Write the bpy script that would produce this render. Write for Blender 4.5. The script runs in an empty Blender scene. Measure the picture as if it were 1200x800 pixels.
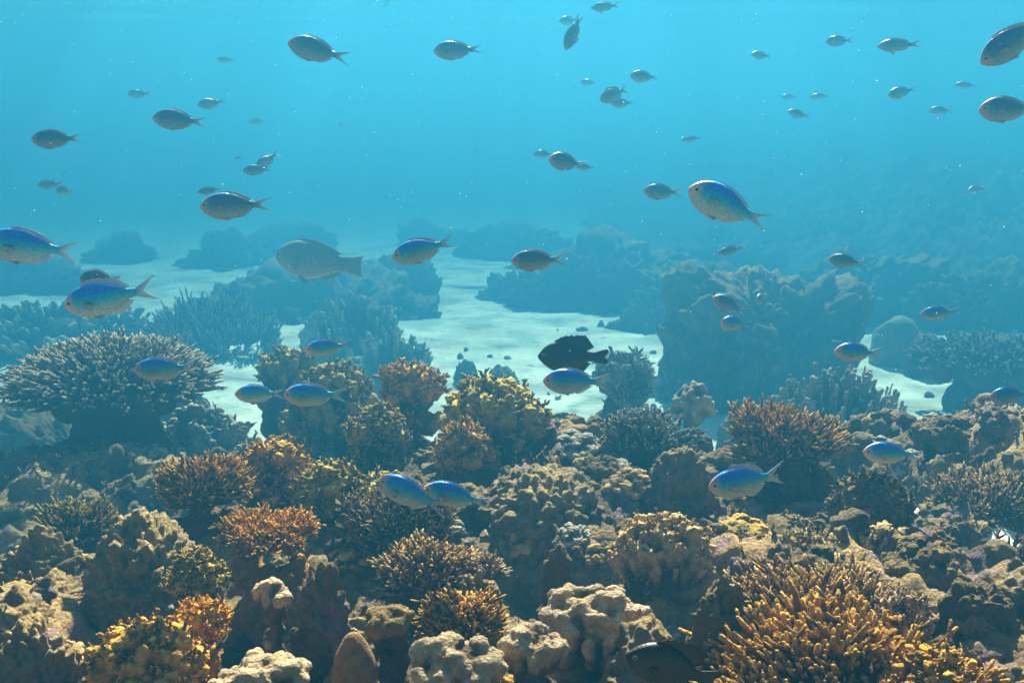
import bpy, math, random
import numpy as np
from mathutils import Vector, Matrix

# ------------------------------------------------------------------ camera, light, exposure
SC = bpy.context.scene
COL = SC.collection
R = math.radians
FPX = 1180.0                       # focal length in pixels of a 1200 px wide frame
PITCH = math.atan(230.0 / FPX)     # horizon sits on row 170 of 800
CAM = Vector((0.0, 0.0, 1.6))
FWD = Vector((0, math.cos(PITCH), -math.sin(PITCH)))
UPV = Vector((0, math.sin(PITCH), math.cos(PITCH)))

cd = bpy.data.cameras.new('camera')
cam = bpy.data.objects.new('camera', cd)
COL.objects.link(cam)
cam.location = CAM
cam.rotation_euler = (math.pi / 2 - PITCH, 0, 0)
cd.sensor_width = 36.0
cd.lens = 36.0 * FPX / 1200.0
cd.clip_start = 0.02
cd.clip_end = 300
SC.camera = cam

SUN_EL, SUN_AZ = R(46), R(6)
W = bpy.data.worlds.new('World')
SC.world = W
W.use_nodes = True
wn = W.node_tree.nodes
sky = wn.new('ShaderNodeTexSky')
sky.sky_type = 'NISHITA'
sky.sun_disc = False
sky.sun_elevation = SUN_EL
sky.sun_rotation = SUN_AZ
tint = wn.new('ShaderNodeMix')
tint.data_type = 'RGBA'
tint.blend_type = 'MULTIPLY'
tint.inputs[0].default_value = 1.0
tint.inputs[7].default_value = (1.0, .74, .58, 1)      # the camera's warm white balance
W.node_tree.links.new(sky.outputs[0], tint.inputs[6])
W.node_tree.links.new(tint.outputs[2], wn['Background'].inputs[0])
wn['Background'].inputs[1].default_value = 0.05

sl = bpy.data.lights.new('sun', 'SUN')
sl.energy = 5.0
sl.angle = R(0.6)
sl.color = (1.0, 0.78, 0.55)
sun = bpy.data.objects.new('sun', sl)
COL.objects.link(sun)
sun.location = (0, 0, 20)
SDIR = Vector((math.sin(SUN_AZ) * math.cos(SUN_EL), math.cos(SUN_AZ) * math.cos(SUN_EL), math.sin(SUN_EL)))
sun.rotation_euler = SDIR.to_track_quat('Z', 'Y').to_euler()

SC.view_settings.view_transform = 'Standard'
SC.view_settings.look = 'None'
SC.view_settings.exposure = 3.35
SC.view_settings.gamma = 1.0
SC.render.engine = 'CYCLES'
SC.cycles.max_bounces = 5
SC.cycles.diffuse_bounces = 3
SC.cycles.glossy_bounces = 3
SC.cycles.transparent_max_bounces = 10
SC.cycles.volume_bounces = 2
SC.cycles.use_denoising = True
SC.cycles.caustics_reflective = False
SC.cycles.caustics_refractive = False

HAZE_DENSITY = 0.25
HAZE_COLOR = (0.0145, 0.108, 0.208)
HAZE_ABSORB = (0.0, 0.06, 0.07)


def at(px, py, d):
    """world point seen at photo pixel (1200x800) at depth d along the view axis"""
    return CAM + FWD * d + Vector((1, 0, 0)) * ((px - 600.0) * d / FPX) + UPV * ((400.0 - py) * d / FPX)


# ------------------------------------------------------------------ numpy noise
def _hash(ix, iy, iz, seed):
    with np.errstate(over='ignore'):
        h = (ix.astype(np.uint32) * np.uint32(374761393) + iy.astype(np.uint32) * np.uint32(668265263)
             + iz.astype(np.uint32) * np.uint32(2147483647) + np.uint32(seed * 974711 + 12345))
        h = (h ^ (h >> np.uint32(13))) * np.uint32(1274126177)
        h = (h ^ (h >> np.uint32(16))) * np.uint32(2246822519)
        h = h ^ (h >> np.uint32(15))
    return h.astype(np.float64) / 4294967295.0


def vnoise(P, seed=0):
    P = np.asarray(P, float)
    i = np.floor(P).astype(np.int64)
    f = P - i
    u = f * f * f * (f * (f * 6 - 15) + 10)
    out = np.zeros(len(P))
    for dx in (0, 1):
        wx = u[:, 0] if dx else 1 - u[:, 0]
        for dy in (0, 1):
            wy = u[:, 1] if dy else 1 - u[:, 1]
            for dz in (0, 1):
                wz = u[:, 2] if dz else 1 - u[:, 2]
                out += wx * wy * wz * _hash(i[:, 0] + dx, i[:, 1] + dy, i[:, 2] + dz, seed)
    return out * 2 - 1


def fbm(P, seed=0, octaves=4, gain=0.5):
    P = np.asarray(P, float)
    a, s, out = 1.0, 1.0, np.zeros(len(P))
    for o in range(octaves):
        out += a * vnoise(P * s + 17.3 * o, seed + o)
        a *= gain
        s *= 2.03
    return out


def worley(P, seed=0):
    P = np.asarray(P, float)
    i = np.floor(P).astype(np.int64)
    best = np.full(len(P), 9.0)
    for dx in (-1, 0, 1):
        for dy in (-1, 0, 1):
            for dz in (-1, 0, 1):
                cx, cy, cz = i[:, 0] + dx, i[:, 1] + dy, i[:, 2] + dz
                qx = cx + _hash(cx, cy, cz, seed)
                qy = cy + _hash(cx, cy, cz, seed + 51)
                qz = cz + _hash(cx, cy, cz, seed + 97)
                d = (P[:, 0] - qx) ** 2 + (P[:, 1] - qy) ** 2 + (P[:, 2] - qz) ** 2
                best = np.minimum(best, d)
    return np.sqrt(best)


def bumps(P, size, seed):
    """round knobs, 1 on top and 0 in the grooves"""
    return np.clip(1.0 - worley(P / size, seed) ** 2 * 1.3, 0, 1)


# ------------------------------------------------------------------ mesh helpers
def make_mesh(name, V, F4=None, F3=None, attrs=None, smooth=True, matidx=None):
    V = np.asarray(V, np.float32)
    n4 = 0 if F4 is None else len(F4)
    n3 = 0 if F3 is None else len(F3)
    me = bpy.data.meshes.new(name)
    me.vertices.add(len(V))
    me.vertices.foreach_set('co', V.ravel())
    loops = []
    if n4:
        loops.append(np.asarray(F4, np.int32).ravel())
    if n3:
        loops.append(np.asarray(F3, np.int32).ravel())
    loops = np.concatenate(loops)
    me.loops.add(len(loops))
    me.loops.foreach_set('vertex_index', loops)
    me.polygons.add(n4 + n3)
    st = np.concatenate([np.arange(n4) * 4, n4 * 4 + np.arange(n3) * 3]).astype(np.int32)
    me.polygons.foreach_set('loop_start', st)
    if smooth:
        me.polygons.foreach_set('use_smooth', np.ones(n4 + n3, bool))
    if matidx is not None:
        me.polygons.foreach_set('material_index', np.asarray(matidx, np.int32))
    for k, v in (attrs or {}).items():
        a = me.attributes.new(k, 'FLOAT', 'POINT')
        a.data.foreach_set('value', np.asarray(v, np.float32))
    me.update(calc_edges=True)
    me.validate()
    return me


def obj(name, me, mat=None, parent=None, loc=None):
    o = bpy.data.objects.new(name, me)
    COL.objects.link(o)
    if mat is not None:
        me.materials.append(mat)
    if parent is not None:
        o.parent = parent
    if loc is not None:
        o.location = loc
    return o


def tag(o, label=None, cat=None, group=None, kind=None):
    if label: o['label'] = label
    if cat: o['category'] = cat
    if group: o['group'] = group
    if kind: o['kind'] = kind
    return o


_ico = {}
def ico(n):
    if n not in _ico:
        import bmesh
        bm = bmesh.new()
        bmesh.ops.create_icosphere(bm, subdivisions=n, radius=1.0)
        V = np.array([v.co[:] for v in bm.verts])
        F = np.array([[v.index for v in f.verts] for f in bm.faces])
        bm.free()
        _ico[n] = (V, F)
    return _ico[n]


def grid_faces(nx, ny):
    a = np.arange(nx * ny).reshape(ny, nx)
    return np.stack([a[:-1, :-1], a[:-1, 1:], a[1:, 1:], a[1:, :-1]], -1).reshape(-1, 4)


def remesh(V, F3, voxel, smooth_it=2):
    me = make_mesh('tmp', V, None, F3)
    o = bpy.data.objects.new('tmp', me)
    COL.objects.link(o)
    m = o.modifiers.new('r', 'REMESH')
    m.mode = 'VOXEL'
    m.voxel_size = voxel
    if smooth_it:
        s = o.modifiers.new('s', 'SMOOTH')
        s.iterations = smooth_it
        s.factor = 0.5
    dg = bpy.context.evaluated_depsgraph_get()
    ev = o.evaluated_get(dg).to_mesh()
    n = len(ev.vertices)
    co = np.empty(n * 3, np.float32)
    ev.vertices.foreach_get('co', co)
    nf = len(ev.polygons)
    lv = np.empty(len(ev.loops), np.int32)
    ev.loops.foreach_get('vertex_index', lv)
    ok = len(lv) == nf * 4
    if ok:
        F = lv.reshape(-1, 4)
    else:
        F = np.array([list(p.vertices) for p in ev.polygons if len(p.vertices) == 4])
    o.evaluated_get(dg).to_mesh_clear()
    bpy.data.objects.remove(o)
    bpy.data.meshes.remove(me)
    return co.reshape(-1, 3).astype(float), F


def vnormals(V, F):
    N = np.zeros_like(V)
    if F.shape[1] == 4:
        n = np.cross(V[F[:, 2]] - V[F[:, 0]], V[F[:, 3]] - V[F[:, 1]])
    else:
        n = np.cross(V[F[:, 1]] - V[F[:, 0]], V[F[:, 2]] - V[F[:, 0]])
    for k in range(F.shape[1]):
        np.add.at(N, F[:, k], n)
    return N / (np.linalg.norm(N, axis=1, keepdims=True) + 1e-12)


def spheres(C, rad, n=2, squash=None):
    V, F = ico(n)
    C = np.asarray(C); rad = np.asarray(rad)
    S = rad[:, None, None] * V[None]
    if squash is not None:
        S = S * squash[:, None, :]
    VV = (C[:, None, :] + S).reshape(-1, 3)
    FF = (F[None] + (np.arange(len(C)) * len(V))[:, None, None]).reshape(-1, 3)
    return VV, FF


def tubes(P, RD, sides=6):
    """P (B,n,3) paths, RD (B,n) radii; closed rounded tips"""
    B, n, _ = P.shape
    T = np.gradient(P, axis=1)
    T /= np.linalg.norm(T, axis=2, keepdims=True) + 1e-12
    ref = np.where(np.abs(T[:, :1, 2:3]) > 0.9, np.array([1.0, 0, 0]), np.array([0, 0, 1.0]))
    X = np.cross(T, np.broadcast_to(ref, T.shape))
    X /= np.linalg.norm(X, axis=2, keepdims=True) + 1e-12
    Y = np.cross(T, X)
    a = np.arange(sides) / sides * 2 * math.pi
    V = P[:, :, None, :] + RD[:, :, None, None] * (np.cos(a)[None, None, :, None] * X[:, :, None, :]
                                                 + np.sin(a)[None, None, :, None] * Y[:, :, None, :])
    V = V.reshape(B * n * sides, 3)
    tip = P[:, -1] + T[:, -1] * RD[:, -1:] * 0.6
    idx = np.arange(B * n * sides).reshape(B, n, sides)
    nx = np.roll(idx, -1, 2)
    F4 = np.stack([idx[:, :-1], nx[:, :-1], nx[:, 1:], idx[:, 1:]], -1).reshape(-1, 4)
    ti = B * n * sides + np.arange(B)
    F3 = np.stack([idx[:, -1], nx[:, -1], np.broadcast_to(ti[:, None], (B, sides))], -1).reshape(-1, 3)
    return np.concatenate([V, tip]), F4, F3


# ------------------------------------------------------------------ materials
def nodes_of(name):
    m = bpy.data.materials.new(name)
    m.use_nodes = True
    nt = m.node_tree
    return m, nt, nt.nodes, nt.links, nt.nodes['Principled BSDF']


def ramp(nt, stops, interp='LINEAR'):
    r = nt.nodes.new('ShaderNodeValToRGB')
    e = r.color_ramp.elements
    r.color_ramp.interpolation = interp
    while len(e) < len(stops):
        e.new(0.5)
    for k, (p, c) in enumerate(stops):
        e[k].position = p
        e[k].color = (c[0], c[1], c[2], 1) if len(c) == 3 else c
    return r


def mixc(nt, a, b, f, mode='MIX'):
    m = nt.nodes.new('ShaderNodeMix')
    m.data_type = 'RGBA'
    m.blend_type = mode
    for sock, v in ((m.inputs[6], a), (m.inputs[7], b), (m.inputs[0], f)):
        if hasattr(v, 'links') or isinstance(v, bpy.types.NodeSocket):
            nt.links.new(v, sock)
        elif isinstance(v, (int, float)):
            sock.default_value = v
        else:
            sock.default_value = (v[0], v[1], v[2], 1)
    return m.outputs[2]


def noise_tex(nt, vec, scale, detail=4, rough=0.55):
    n = nt.nodes.new('ShaderNodeTexNoise')
    n.inputs['Scale'].default_value = scale
    n.inputs['Detail'].default_value = detail
    n.inputs['Roughness'].default_value = rough
    nt.links.new(vec, n.inputs['Vector'])
    return n


def coral_mat(name, base, tip, dark, polyp=260.0, patch=None, bump=0.007):
    m, nt, N, L, P = nodes_of(name)
    geo = N.new('ShaderNodeNewGeometry')
    vec = geo.outputs['Position']
    n1 = noise_tex(nt, vec, 11, 5)
    n2 = noise_tex(nt, vec, 75, 4, 0.65)
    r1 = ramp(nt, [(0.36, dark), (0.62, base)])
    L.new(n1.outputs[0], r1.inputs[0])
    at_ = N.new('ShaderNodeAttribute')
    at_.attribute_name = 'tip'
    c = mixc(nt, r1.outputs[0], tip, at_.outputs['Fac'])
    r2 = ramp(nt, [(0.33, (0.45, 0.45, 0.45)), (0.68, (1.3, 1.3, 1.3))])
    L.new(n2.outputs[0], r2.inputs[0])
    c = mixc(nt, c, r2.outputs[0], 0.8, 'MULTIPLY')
    if patch:
        n3 = noise_tex(nt, vec, 16, 3)
        r3 = ramp(nt, [(0.56, (0, 0, 0)), (0.63, (1, 1, 1))])
        L.new(n3.outputs[0], r3.inputs[0])
        c = mixc(nt, c, patch, r3.outputs[0])
    L.new(c, P.inputs['Base Color'])
    P.inputs['Roughness'].default_value = 0.85
    P.inputs['Specular IOR Level'].default_value = 0.25
    vo = N.new('ShaderNodeTexVoronoi')
    vo.inputs['Scale'].default_value = polyp
    L.new(vec, vo.inputs['Vector'])
    n4 = noise_tex(nt, vec, 150, 7, 0.68)
    ad = N.new('ShaderNodeMath'); ad.operation = 'MULTIPLY_ADD'
    L.new(vo.outputs[0], ad.inputs[0]); ad.inputs[1].default_value = -0.5
    L.new(n4.outputs[0], ad.inputs[2])
    b = N.new('ShaderNodeBump')
    b.inputs['Strength'].default_value = 1.0
    b.inputs['Distance'].default_value = bump
    L.new(ad.outputs[0], b.inputs['Height'])
    L.new(b.outputs[0], P.inputs['Normal'])
    return m


M = {}  # dark bases, pale growing tips; their contrast is raised to imitate rim light
M['tan'] = coral_mat('tan_coral', (.15, .075, .022), (.80, .50, .20), (.07, .035, .015))
M['gold'] = coral_mat('golden_coral', (.18, .085, .010), (.90, .48, .075), (.075, .036, .008))
M['orange'] = coral_mat('orange_coral', (.48, .20, .008), (1.0, .50, .03), (.2, .07, .008))
M['grey'] = coral_mat('grey_coral', (.13, .10, .085), (.54, .47, .38), (.07, .055, .05))
M['olive'] = coral_mat('olive_brown_coral', (.085, .055, .012), (.64, .43, .07), (.04, .028, .010))
M['pale'] = coral_mat('pale_pink_coral', (.19, .115, .065), (.76, .53, .33), (.09, .055, .035))
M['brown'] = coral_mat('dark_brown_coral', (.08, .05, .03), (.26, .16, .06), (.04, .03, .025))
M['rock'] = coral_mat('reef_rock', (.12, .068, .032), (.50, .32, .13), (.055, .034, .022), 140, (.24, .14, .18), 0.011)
M['sandrock'] = coral_mat('pale_reef_rock', (.23, .14, .05), (.76, .53, .24), (.09, .055, .025), 140, (.30, .22, .17), 0.011)  # paler rock, its light top tone stands in for sun
M['shade'] = coral_mat('bluish_tan_coral', (.13, .095, .06), (.66, .53, .36), (.06, .05, .04))  # beige tan of the table coral, tips brightened to look lit
M['smooth'] = coral_mat('smooth_massive_coral', (.27, .24, .13), (.34, .31, .17), (.19, .17, .10), 420, None, 0.002)
M['smoothb'] = coral_mat('smooth_brown_coral', (.20, .10, .035), (.36, .2, .08), (.10, .055, .025), 420, None, 0.002)


def sand_mat():
    m, nt, N, L, P = nodes_of('pale_sand')
    geo = N.new('ShaderNodeNewGeometry'); vec = geo.outputs['Position']
    n1 = noise_tex(nt, vec, 2.2, 5)
    r1 = ramp(nt, [(0.3, (.60, .59, .53)), (0.6, (.86, .85, .79))])
    L.new(n1.outputs[0], r1.inputs[0])
    n2 = noise_tex(nt, vec, 14, 4, 0.7)
    r2 = ramp(nt, [(0.60, (1, 1, 1)), (0.72, (.42, .40, .36))])
    L.new(n2.outputs[0], r2.inputs[0])
    c = mixc(nt, r1.outputs[0], r2.outputs[0], 0.75, 'MULTIPLY')
    n3 = noise_tex(nt, vec, 300, 3)
    r3 = ramp(nt, [(0.3, (.75, .75, .75)), (0.7, (1.1, 1.1, 1.1))])
    L.new(n3.outputs[0], r3.inputs[0])
    c = mixc(nt, c, r3.outputs[0], 0.8, 'MULTIPLY')
    L.new(c, P.inputs['Base Color'])
    P.inputs['Roughness'].default_value = 0.95
    P.inputs['Specular IOR Level'].default_value = 0.1
    b = N.new('ShaderNodeBump'); b.inputs['Strength'].default_value = 0.7; b.inputs['Distance'].default_value = 0.035
    n4 = noise_tex(nt, vec, 14, 7, 0.7)
    L.new(n4.outputs[0], b.inputs['Height']); L.new(b.outputs[0], P.inputs['Normal'])
    return m


def water_mat():
    """rippled sea surface: mirror at grazing angles, clear from steep ones, a painted pattern dims the sunlight into dapples"""
    m, nt, N, L, P = nodes_of('rippled_water')
    N.remove(P)
    geo = N.new('ShaderNodeNewGeometry'); vec = geo.outputs['Position']
    warp = noise_tex(nt, vec, 3.0, 2)
    wv = mixc(nt, vec, warp.outputs['Color'], 0.16, 'ADD')
    def cells(scale):
        v = N.new('ShaderNodeTexVoronoi'); v.feature = 'SMOOTH_F1'
        v.inputs['Scale'].default_value = scale
        v.inputs['Smoothness'].default_value = 0.25
        L.new(wv, v.inputs['Vector'])
        return v.outputs['Distance']
    c1, c2 = cells(5.5), cells(10.0)
    mul = N.new('ShaderNodeMath'); mul.operation = 'ADD'
    L.new(c1, mul.inputs[0]); L.new(c2, mul.inputs[1])
    big = noise_tex(nt, vec, 2.2, 2)
    rb = ramp(nt, [(0.38, (.60, .61, .62)), (0.54, (1, 1, 1))])  # broad dim patches painted into the transmission for sun shafts
    L.new(big.outputs[0], rb.inputs[0])
    rp = ramp(nt, [(0.42, (.46, .47, .49)), (0.58, (.80, .81, .82)), (0.70, (1, 1, 1))])  # caustic web painted as transmission colour
    L.new(mul.outputs[0], rp.inputs[0])
    tr = N.new('ShaderNodeBsdfTransparent'); L.new(mixc(nt, rp.outputs[0], rb.outputs[0], 1.0, 'MULTIPLY'), tr.inputs[0])
    gl = N.new('ShaderNodeBsdfGlossy'); gl.inputs['Roughness'].default_value = 0.05
    gl.inputs['Color'].default_value = (.95, .97, 1, 1)
    b = N.new('ShaderNodeBump'); b.inputs['Strength'].default_value = 0.5; b.inputs['Distance'].default_value = 0.02
    nb = noise_tex(nt, vec, 7, 3)
    L.new(nb.outputs[0], b.inputs['Height']); L.new(b.outputs[0], gl.inputs['Normal'])
    fr = N.new('ShaderNodeFresnel'); fr.inputs['IOR'].default_value = 1.33
    mx = N.new('ShaderNodeMixShader')
    L.new(fr.outputs[0], mx.inputs[0]); L.new(tr.outputs[0], mx.inputs[1]); L.new(gl.outputs[0], mx.inputs[2])
    L.new(mx.outputs[0], N['Material Output'].inputs['Surface'])
    return m


def haze_mat():
    m, nt, N, L, P = nodes_of('sea_haze')
    N.remove(P)
    v = N.new('ShaderNodeVolumePrincipled')
    v.inputs['Color'].default_value = (*HAZE_COLOR, 1)
    v.inputs['Absorption Color'].default_value = (*HAZE_ABSORB, 1)
    v.inputs['Density'].default_value = HAZE_DENSITY
    v.inputs['Anisotropy'].default_value = 0.55
    L.new(v.outputs[0], N['Material Output'].inputs['Volume'])
    return m


def fish_mat(name, back, flank, belly, snout, fin, rough=0.38, zs=(-.2, .2), fin_alpha=0.35, spec=0.5):
    m, nt, N, L, P = nodes_of(name)
    tc = N.new('ShaderNodeTexCoord')
    sx = N.new('ShaderNodeSeparateXYZ'); L.new(tc.outputs['Object'], sx.inputs[0])
    nz = noise_tex(nt, tc.outputs['Object'], 14, 3)
    mp = N.new('ShaderNodeMapRange')
    mp.inputs[1].default_value, mp.inputs[2].default_value = zs
    ad = N.new('ShaderNodeMath'); ad.operation = 'MULTIPLY_ADD'
    L.new(nz.outputs[0], ad.inputs[0]); ad.inputs[1].default_value = 0.05
    L.new(sx.outputs['Z'], ad.inputs[2])
    L.new(ad.outputs[0], mp.inputs[0])
    rp = ramp(nt, [(0.12, belly), (0.38, tuple(.5 * a + .5 * b for a, b in zip(belly, flank))), (0.58, flank), (0.88, back)])
    L.new(mp.outputs[0], rp.inputs[0])
    ms = N.new('ShaderNodeMapRange')
    ms.inputs[1].default_value, ms.inputs[2].default_value = -.30, -.48
    L.new(sx.outputs['X'], ms.inputs[0])
    c = mixc(nt, rp.outputs[0], snout, ms.outputs[0])
    # scales
    mpn = N.new('ShaderNodeMapping'); mpn.inputs['Scale'].default_value = (1, 0.6, 1.25)
    L.new(tc.outputs['Object'], mpn.inputs[0])
    vo = N.new('ShaderNodeTexVoronoi'); vo.inputs['Scale'].default_value = 28
    L.new(mpn.outputs[0], vo.inputs['Vector'])
    rs = ramp(nt, [(0.1, (1.25, 1.25, 1.25)), (0.6, (.6, .6, .6))]); L.new(vo.outputs[0], rs.inputs[0])
    c = mixc(nt, c, rs.outputs[0], 0.5, 'MULTIPLY')
    ob = N.new('ShaderNodeObjectInfo')
    rr = ramp(nt, [(0, (.72, .78, .8)), (1, (1.15, 1.1, 1.05))]); L.new(ob.outputs['Random'], rr.inputs[0])
    c = mixc(nt, c, rr.outputs[0], 0.8, 'MULTIPLY')
    fa = N.new('ShaderNodeAttribute'); fa.attribute_name = 'fin'
    c = mixc(nt, c, fin, fa.outputs['Fac'])
    L.new(c, P.inputs['Base Color'])
    P.inputs['Roughness'].default_value = rough
    P.inputs['Specular IOR Level'].default_value = spec
    b = N.new('ShaderNodeBump'); b.inputs['Strength'].default_value = 0.4; b.inputs['Distance'].default_value = 0.0006
    L.new(vo.outputs[0], b.inputs['Height']); L.new(b.outputs[0], P.inputs['Normal'])
    al = N.new('ShaderNodeMath'); al.operation = 'MULTIPLY_ADD'
    L.new(fa.outputs['Fac'], al.inputs[0]); al.inputs[1].default_value = -fin_alpha; al.inputs[2].default_value = 1.0
    L.new(al.outputs[0], P.inputs['Alpha'])
    return m


M['sand'] = sand_mat()
M['fish_blue'] = fish_mat('blue_green_scales', (.006, .28, .98), (.012, .52, .74), (.56, .62, .66), (.96, .52, .44), (.42, .46, .50))
M['fish_olive'] = fish_mat('olive_scales', (.03, .16, .38), (.06, .24, .36), (.36, .42, .46), (.80, .44, .36), (.46, .38, .40))
M['fish_grey'] = fish_mat('grey_scales', (.08, .17, .27), (.12, .23, .31), (.38, .46, .52), (.5, .38, .34), (.42, .38, .40))
M['fish_dark'] = fish_mat('dark_scales', (.012, .014, .02), (.016, .018, .02), (.03, .025, .02), (.02, .02, .02), (.02, .017, .012), 0.5, fin_alpha=0.05, spec=.3)
M['fish_parrot'] = fish_mat('brown_scales', (.24, .16, .10), (.32, .21, .13), (.34, .22, .15), (.24, .16, .12), (.26, .18, .12), 0.5, fin_alpha=0.15)


def plain(name, c, rough=0.3):
    m, nt, N, L, P = nodes_of(name)
    ns = noise_tex(nt, N.new('ShaderNodeNewGeometry').outputs['Position'], 200, 2)
    r = ramp(nt, [(0.3, tuple(x * .8 for x in c)), (0.7, c)])
    L.new(ns.outputs[0], r.inputs[0]); L.new(r.outputs[0], P.inputs['Base Color'])
    P.inputs['Roughness'].default_value = rough
    return m
M['pupil'] = plain('eye_pupil', (.004, .004, .006), 0.1)
M['iris'] = plain('eye_ring', (.55, .5, .48), 0.25)
M['speck'] = plain('suspended_speck', (.9, .9, .86), 0.9)
_b = M['speck'].node_tree.nodes['Principled BSDF']; _b.inputs['Transmission Weight'].default_value = 0.0; _b.inputs['Subsurface Weight'].default_value = 1.0; _b.inputs['Subsurface Radius'].default_value = (.01, .01, .01)


# ------------------------------------------------------------------ the setting
def axis(lo, hi, step, far, growth=1.25):
    c = list(np.arange(lo, hi + 1e-6, step))
    s, v = step, c[-1]
    while v < far:
        s *= growth; v += s; c.append(min(v, far))
    s, v = step, c[0]
    while v > -far:
        s *= growth; v -= s; c.insert(0, max(v, -far))
    return np.array(sorted(set(round(x, 5) for x in c)))


def gauss(x, y, cx, cy, rx, ry=None):
    ry = ry or rx
    return np.exp(-((x - cx) / rx) ** 2 - ((y - cy) / ry) ** 2)


def sand_z(x, y):
    P = np.stack([x, y, np.zeros_like(x)], 1)
    z = 0.035 * vnoise(P * 0.7, 5) + 0.015 * vnoise(P * 2.3, 6) + 0.004 * vnoise(P * np.array([6, 16, 1.0]), 7)
    return z + 0.815 * gauss(x, y, 1.02, 2.1, .36, .8)


def reef_base(x, y):
    z = np.interp(y, [0.2, 0.8, 1.2, 1.6, 2.0, 2.4, 2.8, 3.3, 4.2], [.93, .92, .89, .855, .805, .74, .62, .30, -.3])
    z = z + 0.10 * gauss(x, y, -1.4, 2.95, .6, .35) - 0.30 * gauss(x, y, -1.2, 2.4, .5, .32) + 0.10 * gauss(x, y, -.05, 2.4, .5, .3)
    z = z + 0.14 * gauss(x, y, 1.45, 2.7, .45, .45) + 0.08 * gauss(x, y, .75, 2.8, .4, .3)
    z = z - 0.20 * gauss(x, y, .84, 2.36, .16, .13) - 0.20 * gauss(x, y, 1.06, 1.93, .15, .1)
    z = z - 0.18 * gauss(x, y, .02, 1.58, .2, .2) + 0.06 * gauss(x, y, .1, 2.0, .2, .15) - 0.12 * gauss(x, y, -.42, 1.4, .12, .25) - 0.16 * gauss(x, y, -.95, 2.0, .28, .28)
    z = z - 0.12 * gauss(x, y, .30, 1.35, .12, .15)
    return z


def reef_z(x, y):
    P = np.stack([x, y, np.zeros_like(x)], 1)
    z = reef_base(x, y) + 0.055 * fbm(P * 3.1, 21, 3)
    z += 0.06 * (bumps(P + 0.02 * np.stack([vnoise(P * 9, 31), vnoise(P * 9, 32), 0 * x], 1), 0.16, 3) - .3)
    z += 0.028 * bumps(P + 0.01 * np.stack([vnoise(P * 21, 33), vnoise(P * 21, 34), 0 * x], 1), 0.06, 4)
    z += 0.012 * bumps(P, 0.022, 5)
    return z


def zs(f, x, y):
    return float(f(np.array([float(x)]), np.array([float(y)]))[0])


xs = axis(-4.0, 4.0, 0.04, 38)
ys = axis(0.6, 13, 0.045, 38)
X, Y = np.meshgrid(xs, ys)
xf, yf = X.ravel(), Y.ravel()
tag(obj('sand', make_mesh('sand', np.stack([xf, yf, sand_z(xf, yf)], 1), grid_faces(len(xs), len(ys))), M['sand']), kind='structure')

xs = np.arange(-2.4, 2.4, 0.0085)
ys = np.arange(0.35, 3.6, 0.0085)
X, Y = np.meshgrid(xs, ys)
xf, yf = X.ravel(), Y.ravel()
zf = reef_z(xf, yf)
Pn = np.stack([xf, yf, zf], 1)
jit = 0.012 * np.stack([vnoise(Pn * 30, 41), vnoise(Pn * 30, 42), vnoise(Pn * 34, 43)], 1)
hgt = np.clip((zf - reef_base(xf, yf)) / 0.09, 0, 1)
tag(obj('reef', make_mesh('reef', Pn + jit, grid_faces(len(xs), len(ys)), attrs={'tip': hgt ** 1.6 * 0.8}), M['rock']), kind='structure')  # lump tops toned paler, like sunlit crests


def slope(name, x0, x1, y0, y1, hfun, seed):
    xs = np.arange(x0, x1, 0.045); ys = np.arange(y0, y1, 0.045)
    X, Y = np.meshgrid(xs, ys); x, y = X.ravel(), Y.ravel()
    P = np.stack([x, y, 0 * x], 1)
    k = hfun(x, y)
    z = k + np.clip(k + 0.15, 0, 1) * (0.35 * fbm(P * 1.3, seed, 3) + 0.35 * bumps(P, 0.55, seed) + 0.22 * bumps(P, 0.22, seed + 1)) 
    z += np.clip(k + .15, 0, .4) * (.45 * bumps(P, .1, seed + 3) + .25 * np.abs(fbm(P * 5, seed + 4, 3)))
    tag(obj(name, make_mesh(name, np.stack([x, y, z], 1), grid_faces(len(xs), len(ys)), attrs={'tip': 0 * x + .2}), M['rock']), kind='structure')

slope('reef_slope', 1.5, 17, 9.3, 23, lambda x, y: -0.35 + 1.02 * np.clip((x - 1.7 + (y - 11.6) * .35) / 6.0, 0, 1) * np.clip((y - 9.3) / 5.0, 0, 1) ** .7, 61)

WATER_Z = 2.65
xs = axis(-9, 9, 0.15, 38); ys = axis(-2, 14, 0.15, 38)
X, Y = np.meshgrid(xs, ys); xf, yf = X.ravel(), Y.ravel()
Pn = np.stack([xf, yf, 0 * xf], 1)
zf = WATER_Z + 0.03 * vnoise(Pn * np.array([.5, .9, 1]), 81) + 0.012 * vnoise(Pn * np.array([1.6, 2.4, 1]), 82)
tag(obj('water', make_mesh('water', np.stack([xf, yf, zf], 1), grid_faces(len(xs), len(ys))), water_mat()), kind='structure')

HB = 39.0
hv = [(sx * HB, sy * HB, z) for z in (-1.5, 2.8) for sx, sy in ((-1, -1), (1, -1), (1, 1), (-1, 1))]
hf = [(0, 3, 2, 1), (4, 5, 6, 7), (0, 1, 5, 4), (1, 2, 6, 5), (2, 3, 7, 6), (3, 0, 4, 7)]
tag(obj('haze', make_mesh('haze', hv, np.array(hf), smooth=False), haze_mat()), kind='stuff')


# ------------------------------------------------------------------ coral builders (local origin at the base centre)
def fit(P, w, dp, h):
    """scale a colony so that its extents are the asked ones"""
    P = P.copy()
    for ax, e in ((0, w), (1, dp)):
        a, b = np.percentile(P[:, ax], (.5, 99.5))
        P[:, ax] = (P[:, ax] - (a + b) / 2) * e / (b - a)
    top = np.percentile(P[:, 2], 99.8)
    P[:, 2] = np.where(P[:, 2] > 0, P[:, 2] * h / top, P[:, 2])
    return P


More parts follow.
